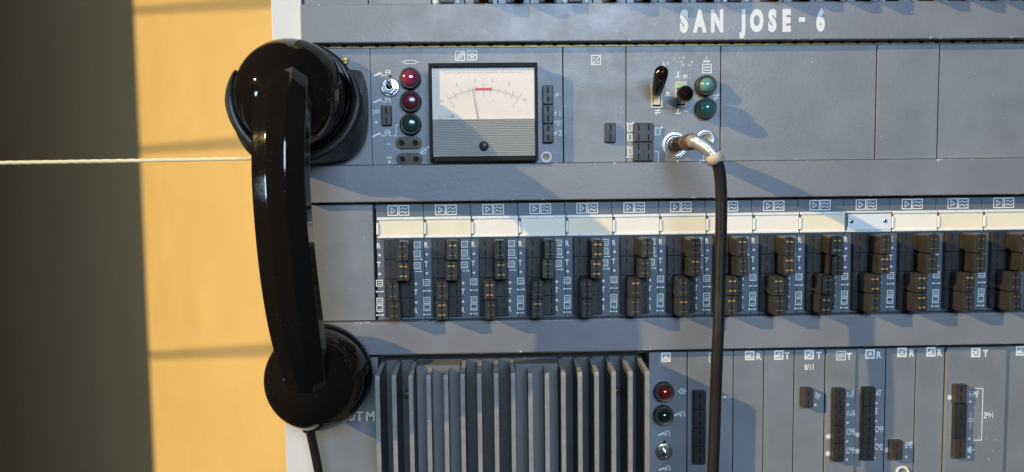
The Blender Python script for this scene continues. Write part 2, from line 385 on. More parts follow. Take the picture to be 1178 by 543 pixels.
def jack(t, px, py, r, m=None, inner=BRASS, name='jack_socket'):
    o = P3(px, py, 0); b = MB()
    b.lathe([(r, -.5), (r, .9), (r * .95, 1.4), (r * .80, 1.5), (r * .76, 1.2), (r * .66, 1.3), (r * .62, 1.0), (r * .58, -1.0)], o, n=32, caps=False)
    b.lathe([(r * .58, .2), (r * .36, .1), (r * .34, -.6), (0, -.6)], o, n=24, mats=[1, 2, 2, 2], caps=False)
    return b.build(name, [m or CHROME, inner, HOLE], t)
def icon(b, px, py, kind, s=6.9, t=0.75, h=0.12, txt=None, tx=None):
    x, z = at(px, py, 0); b.frame(x, z, s, s, t, h); q = s / 2 - t * 1.4; w = t * .85
    if kind == 'tri': b.line([(x - q * .45, z + q * .7), (x + q * .55, z), (x - q * .45, z - q * .7), (x - q * .45, z + q * .7)], w, h)
    if kind == 'wave':
        for dz in (q * .42, -q * .42):
            b.line([(x - q * .8, z + dz - q * .15), (x - q * .4, z + dz + q * .25), (x, z + dz), (x + q * .4, z + dz - q * .25), (x + q * .8, z + dz + q * .15)], w, h)
    if kind == 'diag': b.line([(x - q, z - q), (x + q, z + q)], w, h); b.line([(x - q * .8, z + q * .5), (x - q * .3, z + q * .5)], w, h); b.line([(x + q * .2, z - q * .45), (x + q * .8, z - q * .6)], w, h)
    if kind == 'key':
        b.line([(x - q * .9, z - q * .35), (x + q * .3, z + q * .5)], w * 1.7, h); b.disc(x - q * .6, z - q * .55, q * .3, h); b.disc(x + q * .6, z - q * .5, q * .33, h); b.line([(x - q * .6, z - q * .7), (x + q * .6, z - q * .7)], w, h)
    if kind == 'meter': b.ring(x, z, q * .62, w, h); b.line([(x - q, z - q), (x + q, z + q)], w, h); b.line([(x + q * .2, z + q), (x + q, z + q), (x + q, z + q * .2)], w, h)
    if kind == 'relay': b.line([(x - q, z), (x - q * .5, z)], w, h); b.line([(x + q, z), (x + q * .5, z)], w, h); b.frame(x, z + q * .35, q * 1.2, q * .6, w * .8, h); b.frame(x, z - q * .5, q * 1.2, q * .6, w * .8, h)
    if kind == 'bell': b.ring(x, z + q * .05, q * .55, w, h, a0=-20, a1=200); b.line([(x - q, z - q * .7), (x - q * .35, z - q * .7), (x - q * .35, z)], w, h); b.line([(x + q, z - q * .7), (x + q * .35, z - q * .7), (x + q * .35, z)], w, h)
    if kind == 'sun':
        b.ring(x, z, q * .5, w, h); b.disc(x, z, q * .25, h)
        for k in range(4):
            a = math.pi / 4 + k * math.pi / 2; b.disc(x + q * .85 * math.cos(a), z + q * .85 * math.sin(a), q * .2, h)
    if kind == 'rays':
        for k in range(8):
            a = k * math.pi / 4; b.line([(x + q * .35 * math.cos(a), z + q * .35 * math.sin(a)), (x + q * .95 * math.cos(a), z + q * .95 * math.sin(a))], w, h)
        b.line([(x - q, z - q), (x + q, z + q)], w * .7, h)
    if kind == 'lines':
        for dz in (.45, -.25): b.line([(x - q * .6, z + q * dz), (x + q * .6, z + q * dz)], w, h)
    if txt:
        x2, z2 = at(tx, py + .8, 0); b.text(x2, z2, txt, 4.6, h, 0, .85, .045)
def handicon(b, x, z, s, h=.12, bell=True, dx=0, gap=False):
    """little telephone handset and bell drawn in white"""
    b.line([(x - s, z - s * .25), (x - s * .15, z + s * .12)], s * .24, h); b.line([(x - s * .15, z + s * .12), (x + .1 * s, z - s * .2)], s * .12, h)
    if bell:
        b.line([(x + .1 * s, z - s * .2), (x + .55 * s, z - s * .2)], s * .10, h); b.ring(x + s * .8, z + s * .15, s * .3, s * .12, h, a0=0, a1=180)
        b.line([(x + s * .45, z + s * .15), (x + s * 1.15, z + s * .15)], s * .10, h); b.line([(x + s * .6, z + s * .1), (x + s * .6, z - s * .2)], s * .1, h); b.line([(x + s * 1.0, z + s * .1), (x + s * 1.0, z - s * .2), (x + s * 1.25, z - s * .2)], s * .1, h)

# ------------------------------------------------------------------ row 2: telephone panel, meter panel, switch panel, blanks
t = module('blank_panel', 352, 427, 2, 'plain grey panel behind the telephone cradle with a brass screw at top', 'panel')
t.children[0]
b = MB(); b.lathe([(3.0, -1), (3.0, 1.2), (2.4, 2.0), (0, 2.2)], P3(396.5, 70, 0), n=8, smooth=False); x, z = at(396.5, 70, 2.2); b.line([(x - 1.8, z - .5), (x + 1.8, z + .5)], .7, 2.3, 1)
b.build('screw', [BRASS, HOLE], t)

t = module('meter_panel', 427, 647.5, 2, 'panel with square meter, three round lamps and a toggle switch, right of the telephone', 'panel')
b = MB()
icon(b, 529.3, 64.3, 'meter'); icon(b, 543.2, 63.8, 'relay')
h = .12
x, z = at(472, 71.5); b.ring(x - 3, z, 1.1, .5, h, a0=90, a1=270); b.ring(x + 3, z, 1.1, .5, h, a0=-90, a1=90); b.line([(x - 3, z + 1.1), (x + 3, z + 1.1)], .5, h); b.line([(x - 3, z - 1.1), (x + 3, z - 1.1)], .5, h); b.line([(x - 5.8, z), (x - 4.1, z)], .5, h); b.line([(x + 4.1, z), (x + 5.8, z)], .5, h)
for px, py in ((439.5, 85), (439.5, 115.5)):
    x, z = at(px, py); handicon(b, x - .2, z, 5.3)
x, z = at(441, 154.5); handicon(b, x - 1.5, z, 5.6)
x0, z0 = at(452.5, 156.3); x1, z1 = at(455.5, 143.8); b.line([(x0, z0), (x1, z0), (x1, z1), (x1 + 3.2, z1)], .45, h)
x, z = at(432.5, 128.5); b.text(x, z, '24V', 3.2, h, 0, .75, .01)
for px, py, r in ((433, 140.7, .95), (448, 186.2, 1.0)): x, z = at(px, py); b.disc(x, z, r, h)
x, z = at(447.5, 165.3); b.text(x, z + .2, '~', 4.0, h, 0, .9, .02)
x, z = at(447.8, 182); b.line([(x - 1.8, z + .8), (x + 1.8, z + .8)], .4, h); b.line([(x - 1.8, z), (x + 1.8, z)], .4, h)
x, z = at(487.5, 174); b.ring(x, z, 1.8, .5, h); b.line([(x - 3, z - 2.4), (x + 3.4, z + 3)], .7, h); b.disc(x + 3.2, z + 2.8, .9, h)
for py, s in ((109, '\u2260'), (130.5, '\u2260 1'), (153.3, '\u2260 2')):
    x, z = at(641, py)
    s2 = s[1:].strip(); b.text(x - (1.3 if s2 else .2), z, '=', 3.4, h, 0, .9, .02); b.line([(x - (2.2 if s2 else 1.1), z - 1.6), (x + (-.4 if s2 else .7), z + 1.6)], .4, h)
    if s2: b.text(x + 1.9, z, s2, 3.8, h, 0, .8, .02)
x, z = at(642, 141); b.line([(x - 2.6, z + 1.4), (x - 1.6, z + .3), (x - .6, z + 1.2), (x + .4, z + .3), (x + 1.4, z + 1.2), (x + 2.4, z + .3)], .5, h); b.line([(x - 1.8, z - .9), (x + 1.8, z - .9)], .5, h); b.line([(x, z - .9), (x, z - 2.4)], .5, h)
b.build('printed_markings', INK, t)
toggle(t, 448.7, 100.7, 6.7, (446.6, 91.0), 11, CHROME)
slot_block(t, 438, 450.6, 121.3, 144.3, 1, 2, 3.0)
lamp(t, 472.2, 90.8, 7.4, RED1, label='lamp with a shiny violet-red lens')
lamp(t, 472.8, 117.2, 7.4, RED2, dome=2.0, label='lamp with a dark red lens')
lamp(t, 472.8, 143.2, 7.4, GRN1, dome=2.0, label='lamp with a dark green lens')
for py, pxc in ((164, 470.2), (182.8, 470.8)):
    x, z = at(pxc, py, 2); b = MB()
    n = 12; pts = [(x + 4.9 + 4.1 * math.cos(math.radians(-90 + 180 * i / n)), z + 4.1 * math.sin(math.radians(-90 + 180 * i / n))) for i in range(n + 1)] + [(x - 4.9 + 4.1 * math.cos(math.radians(90 + 180 * i / n)), z + 4.1 * math.sin(math.radians(90 + 180 * i / n))) for i in range(n + 1)]
    N = len(pts); b.addm([(a, c, hh) for hh in (-1, 2.0) for a, c in pts], [list(range(N, 2 * N)), list(range(N))[::-1]] + [(i, (i + 1) % N, N + (i + 1) % N, N + i) for i in range(N)])
    for sx in (-4.7, 4.7):
        b.lathe([(2.7, 2.02), (1.9, 2.08), (1.8, 2.06), (0, 2.06)], W(x + sx, z, 0), n=20, mats=[1, 1, 2, 2], caps=False)
    b.build('twin_socket', [PLAS, DULLB, HOLE], t)
slot_block(t, 624.3, 637.0, 98, 164, 1, 6, 4.0)
jack(t, 628.3, 180.7, 3.9, INK)
# the meter itself
MH = 11.0
x0, z1 = at(492.6, 72.6, MH); x1, z0 = at(619.4, 184.8, MH)
b = MB(); b.box(x0, x1, z0, z1, -6, 8.0, 0, 1.2, 2)
fr = 2.1
for (a, c, d, e) in ((x0, x0 + fr, z0, z1), (x1 - fr, x1, z0, z1), (x0 + fr, x1 - fr, z1 - fr * 1.35, z1), (x0 + fr, x1 - fr, z0, z0 + fr * 1.6)):
    b.box(a - .01, c, d, e, 6, MH, 0, .4, 1)
M = b.build('panel_meter', mat('black_meter_case', (.010, .010, .010), .5, spec=.15, rvar=.06), t)
dx0, dx1 = x0 + fr, x1 - fr; dz1 = z1 - fr * 1.35; zm = at(550, 136.5, MH)[1]; dz0 = z0 + fr * 1.6
b = MB(); b.box(dx0 + .02, dx1 - .02, zm - .5, dz1 - .02, 7.5, 8.6); b.build('dial', DIAL, M)
b = MB(); hd = 8.64; sc = (dx1 - dx0) / 822.0
def D(u, v): return (dx0 + (u - 72) * sc, dz1 - (v - 72) * sc)      # dial drawing coordinates
# arc through (205,325) (485,247) (765,312)
Rr = 545.0; ox, oy = 485.0, 790.0
def pol(deg, r): return D(ox + r * math.sin(math.radians(deg)), oy - r * math.cos(math.radians(deg)))
for i in range(41):
    a = -31 + 62 * i / 40; big = i % 4 == 0; a_ = a
    r0, r1 = (Rr - 14, Rr + 14) if not big else (Rr - 26, Rr + 30)
    if i in (0, 40): r0, r1 = Rr - 50, Rr + 55
    if i == 20: r0, r1 = Rr - 58, Rr + 46
    b.line([pol(a_, r0), pol(a_, r1)], .16 if not big else .20, hd, 0 if big else 1)
b.line([pol(-31 + 62 * i / 30, Rr) for i in range(31)], .24, hd, 1)
rb = [pol(-6.2 + 12.4 * i / 6, Rr + 4) for i in range(7)]; b.line([rb[0], rb[-1]], 1.5, hd + .05, 2)
for a, s in ((-36.5, '10'), (-20.5, '4'), (-6.5, '2'), (6.5, '2'), (19, '4'), (35.5, '10')):
    x, z = pol(a, Rr + (75 if abs(a) < 30 else 20)); b.text(x, z, s, 2.2, hd, 1, .9)
for u, v, s in ((245, 383, '0'), (563, 335, '1'), (723, 380, '2')): x, z = D(u, v); b.text(x, z, s, 2.0, hd, 1, .9)
x, z = D(490, 112); b.text(x, z, 'COSTRUZIONI ELETTROMECCANICHE - MILANO - ITALY', 1.15, hd, 1, 1.28)
x, z = D(132, 462); b.line([(x - .9, z - 1.3), (x + .9, z - 1.3), (x + .9, z + .3), (x, z + 1.4), (x - .9, z + .3), (x - .9, z - 1.3)], .16, hd, 0)
for u in (175, 195): x, z = D(u, 457); b.frame(x, z, 1.2, 1.5, .13, hd, 1)
x, z = D(230, 457); b.star(x, z, 1.1, hd, 1)
for u, v, w in ((655, 424, 3.0), (770, 422, 4.2), (838, 442, 2.6)): x, z = D(u, v); b.line([(x - w / 2, z - .2), (x + w / 2, z + .2)], .16, hd, 1)
b.build('dial_scale', [INKD, INKF, INKR], M)
b = MB(); a0 = D(437, 492); a1 = D(392, 225); b.tube([W(*a0, 9.0), W((a0[0] + a1[0]) / 2, (a0[1] + a1[1]) / 2, 9.0), W(*a1, 9.0)], [.2, .17, .10], 6); b.build('needle', PLAS, M)
b = MB(); nr = 22; bx0, bx1 = dx0 + .02, dx1 - .02
zz = [zm - (zm - dz0) * i / nr for i in range(nr + 1)]
b.box(bx0, bx1, dz0, zm, 7.6, 9.4)
for i in range(nr):
    b.box(bx0, bx1, zz[i + 1] + .16, zz[i] - .16, 9.3, 10.1, 0, .2, 1)
cov = b.build('ribbed_cover', RIB, M)
b = MB(); o = P3(556.6, 168, MH); o = W(o.x * 1000, o.z * 1000, 9.4); b.lathe([(3.3, -1), (3.3, 1.5), (2.9, 1.9), (0, 2.0)], o, n=28); b.line([(o.x * 1000 - 2.3, o.z * 1000 + 2.2), (o.x * 1000 + 2.3, o.z * 1000 - 2.2)], .6, 11.42, 1); b.build('adjusting_screw', [PLAS, HOLE], M)
b = MB(); b.box(dx0 + .02, dx1 - .02, zm, dz1 - .02, 10.2, 10.7); b.build('glass_pane', GLASS, M)

t = module('socket_panel', 648.2, 720, 2, 'plain panel with one small twin socket and slashed square mark, right of the meter', 'panel')
b = MB(); icon(b, 685.8, 69, 'diag', t=.7); b.build('printed_markings', INK, t)
slot_block(t, 696.2, 708.6, 141.2, 163.8, 1, 2, 3.0)

t = module('switch_panel', 720.5, 828.5, 2, 'panel with two black key levers, two green lamps and two chrome jacks', 'panel')
b = MB(); h = .12
x, z = at(813.2, 79.0); b.frame(x, z, 6.6, 6.6, .7, h)
for dz in (1.0, -1.0): b.line([(x - 1.8, z + dz), (x + 1.8, z + dz)], .7, h)
x, z = at(812.8, 69.5); b.text(x, z, '~', 5.5, h, 0, .9, .03); b.line([(x, z + .6), (x, z + 2.6)], .5, h)
for px, py in ((780, 86.5), (780, 128.5)):
    x, z = at(px, py); b.line([(x, z + 2.2), (x, z - .6)], .9, h); b.line([(x - 1.8, z - 1.8), (x - .8, z - .9), (x + .4, z - 1.6), (x + 1.6, z - .8)], .7, h)
x, z = at(788.3, 87.8); b.line([(x - 1.5, z + .7), (x + 1.5, z + .7)], .7, h); b.line([(x - 1.5, z - .7), (x + 1.5, z - .7)], .7, h)
x, z = at(789, 127); b.text(x, z, '~', 4.5, h, 0, .8, .03)
for px, py in ((756.5, 128.2), (824, 111.5)):
    x, z = at(px, py); b.line([(x - 1.8, z + .9), (x + 1.8, z + .9)], .7, h); b.line([(x - 1.8, z - .9), (x + 1.8, z - .9)], .7, h); b.line([(x - 1.2, z - 2.2), (x + 1.2, z + 2.2)], .7, h)
x, z = at(768, 107.5); b.frame(x, z - .2, 2.4, 1.6, .6, h); b.line([(x - 1.8, z - 1.6), (x + 1.8, z - 1.6)], .6, h); b.line([(x - .9, z + .8), (x + .9, z + .8)], .6, h)
for px, py, k in ((724.6, 147, 3), (724.6, 158, 2), (724.6, 174.5, 3), (756.6, 151.5, 2)):
    x, z = at(px, py); b.frame(x, z, 4.0, 5.0, .7, h)
    for i in range(k): b.line([(x - 1 + i * (2 / max(k - 1, 1)), z - 1.3), (x - 1 + i * (2 / max(k - 1, 1)), z + 1.3)], .35, h)
for px, py in ((724.6, 142), (724.6, 169), (724.6, 180.5), (757.6, 146.8)):
    x, z = at(px, py); b.line([(x - 2.2, z), (x + 2.2, z)], .5, h); b.disc(x + 2.2, z, .9, h); b.disc(x - 2.0, z, .6, h)
x0, z0 = at(753.5, 174.5); x1, z1 = at(757.3, 187.0); b.line([(x0, z0), (x1, z0), (x1, z1)], .6, h); b.line([(x1 - 1.4, z1), (x1 + 1.6, z1)], .8, h)
x, z = at(779.5, 185.7); b.disc(x, z, .7, h)
x, z = at(808.5, 184); b.line([(x - 2.4, z - 1.2), (x - 1, z), (x + .6, z - .9), (x + 2.2, z)], .7, h); b.line([(x + .6, z), (x + .6, z + 3)], .6, h)
rr = random.Random(3)
for i in range(26):                                    # rubbed-off lettering above the keys
    x, z = at(762 + rr.random() * 34, 66 + rr.random() * 10); b.line([(x, z), (x + rr.uniform(-.9, .9), z + rr.uniform(-1.1, 1.1))], rr.uniform(.2, .6), h)
b.build('printed_markings', INK, t)
for (sx0, sx1, sy0, sy1, pts, rad, gtop) in (
        (749.3, 761.8, 97, 124.3, [(755.5, 108, 1), (755.8, 106, 8), (757, 100, 14), (759, 92, 20), (760.6, 84.5, 25), (761, 81.5, 27.5), (761.1, 80, 29)], [2.2, 3.3, 4.0, 4.5, 4.75, 4.1, 1.8], False),
        (777, 789.6, 94, 123.2, [(783.2, 111, 1), (784, 110.5, 6), (785.5, 109.5, 11), (787, 108.5, 16), (788.2, 107.8, 20), (789, 107.3, 24), (789.4, 107, 26.5)], [2.2, 2.8, 4.2, 5.3, 5.6, 4.6, 1.6], True)):
    xa, za = at(sx0, sy0, .8); xb, zb = at(sx1, sy1, .8); b = MB()
    b.box(xa, xa + .9, zb, za, -.5, 1.2); b.box(xb - .9, xb, zb, za, -.5, 1.2); b.box(xa + .9, xb - .9, zb, zb + 1.0, -.5, 1.2); b.box(xa + .9, xb - .9, za - 1.0, za, -.5, 1.2)
    b.quad(xa + .9, xb - .9, zb + 1, za - 1, .18, 1)
    b.box(xa + 1.4, xb - 1.4, zb + 2.2, (za + zb) / 2 + 2, .2, 1.0, 0, .3, 1)
    k = b.build('key_switch', [CREAMP, HOLE], t)
    if gtop:
        b = MB(); b.box(xa + .95, xb - .95, za - 4.4, za - 1.1, .2, 1.6, 0, .2, 1); b.build('green_tab', LIME, k)
    P = [P3(*p) for p in spline(pts, 5)]; rads = [q[0] for q in spline([(r,) for r in rad], 5)]
    b = MB(); b.tube(P, rads, 24); b.build('lever', BAKE, k)
lamp(t, 810.3, 99.2, 7.2, GRN2, h1=6.0, dome=4.6, lr=.72, label='upper lamp with pale green lens')
lamp(t, 810.3, 125.2, 7.2, GRN3, h1=6.0, dome=4.6, lr=.72, label='lower lamp with dark green lens')
slot_block(t, 729.0, 752.0, 141.3, 185.3, 2, 4, 4.0)
jack(t, 776.2, 166.8, 9.0); jack(t, 811.2, 160, 6.3)

for p0, p1, lab, hh in ((829.2, 1007.3, 'wide plain blank panel right of the green lamps', 0), (1008, 1078.6, 'narrow plain blank panel between two wider blank panels, upper right', .5), (1079.4, 1240, 'blank panel at the upper right edge of the photo', 0)):
    module('blank_panel', p0, p1, 2, lab, 'panel', hh, 'blank panels beside the switch panel')

# ------------------------------------------------------------------ row 1: only the bottom edges of its modules show
group1 = 'modules along the top edge'
module('blank_panel', 350, 423.6, 1, 'blank panel at the top edge above the telephone', 'panel', 0, group1)
seams = [424.2, 497, 535, 573, 610, 647.3, 682, 720.5, 757, 793.5, 830, 864, 901, 938, 974, 1011, 1048, 1084, 1120, 1156, 1192]
kinds = 'bspppspppspppspppppp'
kinds = ['blank', 'small', 'plug', 'plug', 'plug', 'small', 'plug', 'plug', 'plug', 'plug', 'small', 'plug', 'plug', 'plug', 'plug', 'small', 'plug', 'plug', 'plug', 'plug']
boxes = {1: (505, 522), 2: (545, 571), 3: (583, 606), 4: (621, 644), 5: (654, 670), 6: (694, 713), 7: (731, 753), 8: (768, 789), 9: (803, 826), 10: (839, 854), 11: (877, 900), 12: (914, 937), 13: (951, 971), 14: (987, 1007), 15: (1022, 1036), 16: (1059, 1080), 17: (1094, 1115), 18: (1131, 1150), 19: (1166, 1187)}
ordn = ['first', 'second', 'third', 'fourth', 'fifth', 'sixth', 'seventh', 'eighth', 'ninth', 'tenth', 'eleventh', 'twelfth', 'thirteenth', 'fourteenth', 'fifteenth', 'sixteenth', 'seventeenth', 'eighteenth', 'nineteenth', 'twentieth']
for i, k in enumerate(kinds):
    lab = {'blank': 'blank grey module at the top edge left of the first socket', 'small': 'module with a small flat socket, %s module along the top edge' % ordn[i], 'plug': 'module with a black plug block, %s module along the top edge' % ordn[i]}[k]
    t = module('top_module', seams[i], seams[i + 1] - .6, 1, lab, 'module', 0, group1)
    if k == 'blank': continue
    p0, p1 = boxes[i]; b = MB(); zb = ROW[1][0]
    if k == 'small':
        x0, x1 = AX(p0, 4, 4), AX(p1, 4, 4); b.box(x0, x1, zb + .6, zb + 14.6, -1, 4, 0, .4, 1); b.quad((x0 + x1) / 2 - .6, (x0 + x1) / 2 + .6, zb + 2.2, zb + 6, 4.04, 1)
        b.build('socket_block', [PLAS, HOLE], t)
    else:
        x0, x1 = AX(p0, 4, 4), AX(p1 - 4, 4, 4); b.box(x0, x1, zb + .4, zb + 54, -1, 4, 0, .4, 1); b.build('socket_block', PLAS, t)
        pb = MB(); xp = x0 + 3.2 + (i % 2) * 1.6; pb.box(xp, xp + 7.4, zb + 1.6, zb + 14.6, 3.9, 17 + (i * 5 % 4), 0, .8, 2); pb.build('plug', BROWN, t)
    b = MB()
    xs = AX(p0 - 4.5, 3, 0); b.star(xs, zb + 2.6, 1.5, .12) if k == 'small' else (b.disc(xs - 2.2, zb + 3.6, .8, .12), b.line([(xs - 2.2, zb + 3.6), (xs + 1, zb + 3.6)], .5, .12))
    if k == 'small': b.disc(AX(p1 + 4.5, 3, 0), zb + 2.4, 1.0, .12)
    b.build('printed_markings', INK, t)

# ------------------------------------------------------------------ row 3: left panel and fourteen line modules
module('blank_panel', 357, 430.5, 3, 'plain grey panel between the telephone handle and the first labelled module', 'panel', .8)
XL = AX(433.0, 262); PIT = (AX(1076.6, 253) - AX(433.0, 262)) / 12.0
z0, z1 = ROW[3]
def m1(px, py, h=0): return at(px, py, h)
root = empty('line_module', W(XL + PIT / 2, z0, 0), 'tmp', 'module')
faceplate(root, XL - .2, XL + PIT - .2, z0, z1, 0, LINEP)
b = MB(); h = .12
def bx(px, py, s=7.8, k=2, t=.6):
    x, z = m1(px, py); b.frame(x, z, s * .61, s * .61, t, h)
    for i in range(k): b.line([(x - s * .15, z - .9 + i * 1.5), (x + s * .15, z - .9 + i * 1.5)], .45, h)
def dots(px, py, l, r, w=7):
    x, z = m1(px, py); b.line([(x - w * .3, z), (x + w * .3, z)], .5, h)
    b.disc(x - w * .3, z, .65, h) if l else None; b.disc(x + w * .3, z, .65, h) if r else None
icon(b, 452.0, 242.2, 'tri', 7.3, .6); icon(b, 464.8, 242.0, 'wave', 7.3, .6)
for px, py, s in ((435.8, 282.8, 'R'), (435.8, 304.5, 'T'), (478.5, 336, 'T'), (478.6, 357.2, 'R')):
    x, z = m1(px, py); b.text(x, z, s, 3.7, h, 0, .8, .03)
for px, py in ((436.6, 293.4), (436.8, 315.2), (478.6, 326.4), (478.8, 347.8)): x, z = m1(px, py); b.disc(x, z, .95, h)
bx(436.6, 325.8); dots(436.8, 335.4, 1, 1); bx(437, 346.4); bx(437, 354.8, k=1); dots(437, 362.4, 1, 1)
bx(480.0, 281.8); bx(480.0, 291.9, k=3); dots(481, 298.2, 1, 1, 8); bx(480.0, 305.6, k=3); dots(481, 312.3, 0, 1)
b.build('printed_markings', INK, root)
# label holder
lx0, lz1 = m1(433.6, 250.2, 2.4); lx1, lz0 = m1(485.2, 273.8, 2.4); lx1 = lx0 + PIT - .9
def holder(parent, card, rivets=False):
    b = MB(); dx = Vector(parent.location).x - (XL + PIT / 2) / 1000; ddx = dx * 1000
    parent['_o'] = tuple(parent.location)
    a, c = lx0 + ddx, lx1 + ddx
    if not rivets:
        b.box(a, c, lz1 - 2.0, lz1, -.2, 2.4, 0, .35, 1); b.box(a, c, lz0, lz0 + 1.6, -.2, 2.4, 0, .35, 1); b.box(a - .6, a + 1.0, lz0 + 2.5, lz1 - 4, -.2, 2.2, 0, .3, 1)
    else:
        b.box(a, c, lz1 - 1.2, lz1, -.2, 2.0, 0, .3, 1); b.box(a, c, lz0, lz0 + 1.2, -.2, 2.0, 0, .3, 1)
    hd_ = b.build('label_holder', ALU, parent)
    b = MB(); b.box(a + 1.2, c - .2, lz0 + 1.5, lz1 - 1.9, -.2, 1.5 if not rivets else 1.8, 0); 
    if rivets:
        for sx in (a + 3.6, c - 4.6): b.lathe([(1.5, 1.7), (1.4, 2.2), (.8, 2.4), (0, 2.4)], W(sx, (lz0 + lz1) / 2 + .3, 0), n=14, mats=[1, 1, 2, 2])
    lb = b.build('label_card', [card, STEEL, HOLE], hd_)
    if rivets: lb['label'] = 'blank white plate with two rivets'
# socket block
bx0, bz1 = m1(441.3, 276.2, 4); bx1, bz0 = m1(476.7, 364.6, 4); rz = (bz1 - bz0) / 8
b = MB(); xm = (bx0 + bx1) / 2
for a, c in ((bx0, xm - .1), (xm + .1, bx1)):
    for k in range(4): b.box(a, c, bz0 + 2 * k * rz + .06, bz0 + 2 * (k + 1) * rz - .06, -1, 4, 0, .3, 1)
cl, cr = m1(449, 300, 4)[0], m1(470.4, 300, 4)[0]
for r in range(8):
    for xx in (cl, cr):
        zz = bz1 - rz * (r + .5); b.quad(xx - .42, xx + .42, zz - rz * .30, zz + rz * .30, 4.03, 1)
b.build('socket_block', [PLAS, HOLE], root)
base_children = list(root.children)
where = ['leftmost in its row', 'second from the left', 'third from the left', 'fourth from the left', 'fifth from the left', 'sixth from the left', 'seventh, left of the hanging cable', 'eighth, behind the hanging cable', 'ninth, just right of the hanging cable', 'tenth, left of the riveted white plate', 'eleventh, with the riveted white plate', 'twelfth, right of the riveted white plate', 'second from the right edge', 'at the right edge of the photo']
pwhere = ['on the leftmost module', 'on the second label module', 'on the third label module', 'on the fourth label module', 'on the fifth label module', 'on the sixth label module', 'on the module left of the cable', 'on the module behind the cable', 'on the module right of the cable', 'left of the riveted plate module', 'under the white riveted plate', 'right of the riveted plate module', 'on the module second from right', 'on the rightmost module']
cards = [CREAM, CREAM, CREAM2, CREAM2, CREAM, CREAM2, CREAM, CREAM2, CREAM2, CREAM, WHITEP, CREAM2, CREAM, CREAM]
# plugs per module: upper right A, B, lower left A, B; contacts: d dull, b brass, h half
PF = ['dbdd', 'hhdb', 'dbbd', 'dddh', 'bbdd', 'ddhd', 'dhdh', 'hdbh', 'hbhd', 'bddb', 'dbbd', 'ddbb', 'ddhd', 'hddd']
# plug prototypes: body with two cross-shaped contact openings
def plug_proto(flag):
    o = empty('link_plug', W(0, 0, 0), 'tmp', 'plug'); b = MB()
    hw, hz, L = 4.1, rz - .10, 15.8
    ch = 1.3
    prof = [(-hw, -hz + ch * .4), (-hw + ch * .4, -hz), (hw - ch * .4, -hz), (hw, -hz + ch * .4), (hw, hz - ch), (hw - ch, hz), (-hw + ch, hz), (-hw, hz - ch)]
    n = len(prof); vs = []
    for hh, k in ((0, 1.0), (L - .5, .985), (L, .93)): vs += [(x * k, z * k, hh) for x, z in prof]
    fs = [list(range(2 * n, 3 * n)), list(range(n))[::-1]]
    for j in range(2): fs += [(j * n + i, j * n + (i + 1) % n, (j + 1) * n + (i + 1) % n, (j + 1) * n + i) for i in range(n)]
    b.addm(vs, fs); b.build('body', BROWN, o)
    for k, sz in enumerate((.5, -.5)):
        c = MB(); zc = sz * rz * .98
        c.quad(-.75, .75, zc - rz * .42, zc + rz * .42, L + .03, 1)
        c.quad(-2.7, 2.7, zc - .85, zc + .85, L + .045, 1)
        bright = flag == 'b' or (flag == 'h' and k == 0)
        c.box(-2.5, -.55, zc - .5, zc + .5, L - .5, L + .10, 0); c.box(.55, 2.5, zc - .5, zc + .5, L - .5, L + .10, 0)
        c.build('contact', [BRASS if bright else DULLB, HOLE], o)
    return o
protos = {f: plug_proto(f) for f in 'dbh'}; used = set()
def copy_tree(o):
    c = o.copy(); C.objects.link(c)
    for ch in o.children:
        d = ch.copy(); C.objects.link(d); d.parent = c
    return c
roots = []
for i in range(14):
    if i == 0: r = root
    else:
        r = root.copy(); C.objects.link(r); r.location = root.location + Vector((PIT * i / 1000, 0, 0))
        for ch in base_children:
            d = ch.copy(); C.objects.link(d); d.parent = r
    roots.append(r)
offL, offR = (m1(455.0, 300)[0], m1(466.8, 300)[0])
for i, r in enumerate(roots):
    what = 'module with a riveted white plate' if i == 10 else ('module with %s label strip' % ('cream' if cards[i] is CREAM else 'pale'))
    tag(r, what + ' and black plugs, ' + where[i], 'module', 'labelled line modules in the middle row')
    holder(r, cards[i], i == 10)
    rr = random.Random(100 + i)
    for k in range(4):
        f = PF[i][k]; p = protos[f] if f not in used else copy_tree(protos[f]); used.add(f)
        x = (offR if k < 2 else offL) + PIT * i + rr.uniform(-.55, .55)
        zc = bz1 - rz * (1 + 2 * k)
        p.location = W(x, zc, 3.95)
        p.rotation_euler = (math.radians(rr.uniform(-1.6, 1.6)), math.radians(rr.uniform(-1.2, 1.2)), math.radians(rr.uniform(-1.5, 3.0)))
        con = {'d': 'dull contacts', 'b': 'bright brass contacts', 'h': 'one bright contact'}[f]
        pos = ['topmost', 'second from top', 'third from top', 'lowest'][k]
        tag(p, '%s black plug with %s %s' % (pos, con, pwhere[i]), 'plug', 'two-pin plugs in the middle row')
for f, p in protos.items():
    if f not in used: [bpy.data.objects.remove(c) for c in list(p.children)]; bpy.data.objects.remove(p)

# ------------------------------------------------------------------ row 4
t = module('lettered_panel', 362, 436, 4, 'grey panel lettered UTM beside the telephone mouthpiece', 'panel', 0)
b = MB(); 
for ch, px in (('U', 404), ('T', 413.5), ('M', 426)):
    x, z = at(px, 478.5); b.text(x, z, ch, 6.4, .12, 0, .95, .03)
b.build('lettering', mat('cream_print', (.80, .72, .55), .5), t)

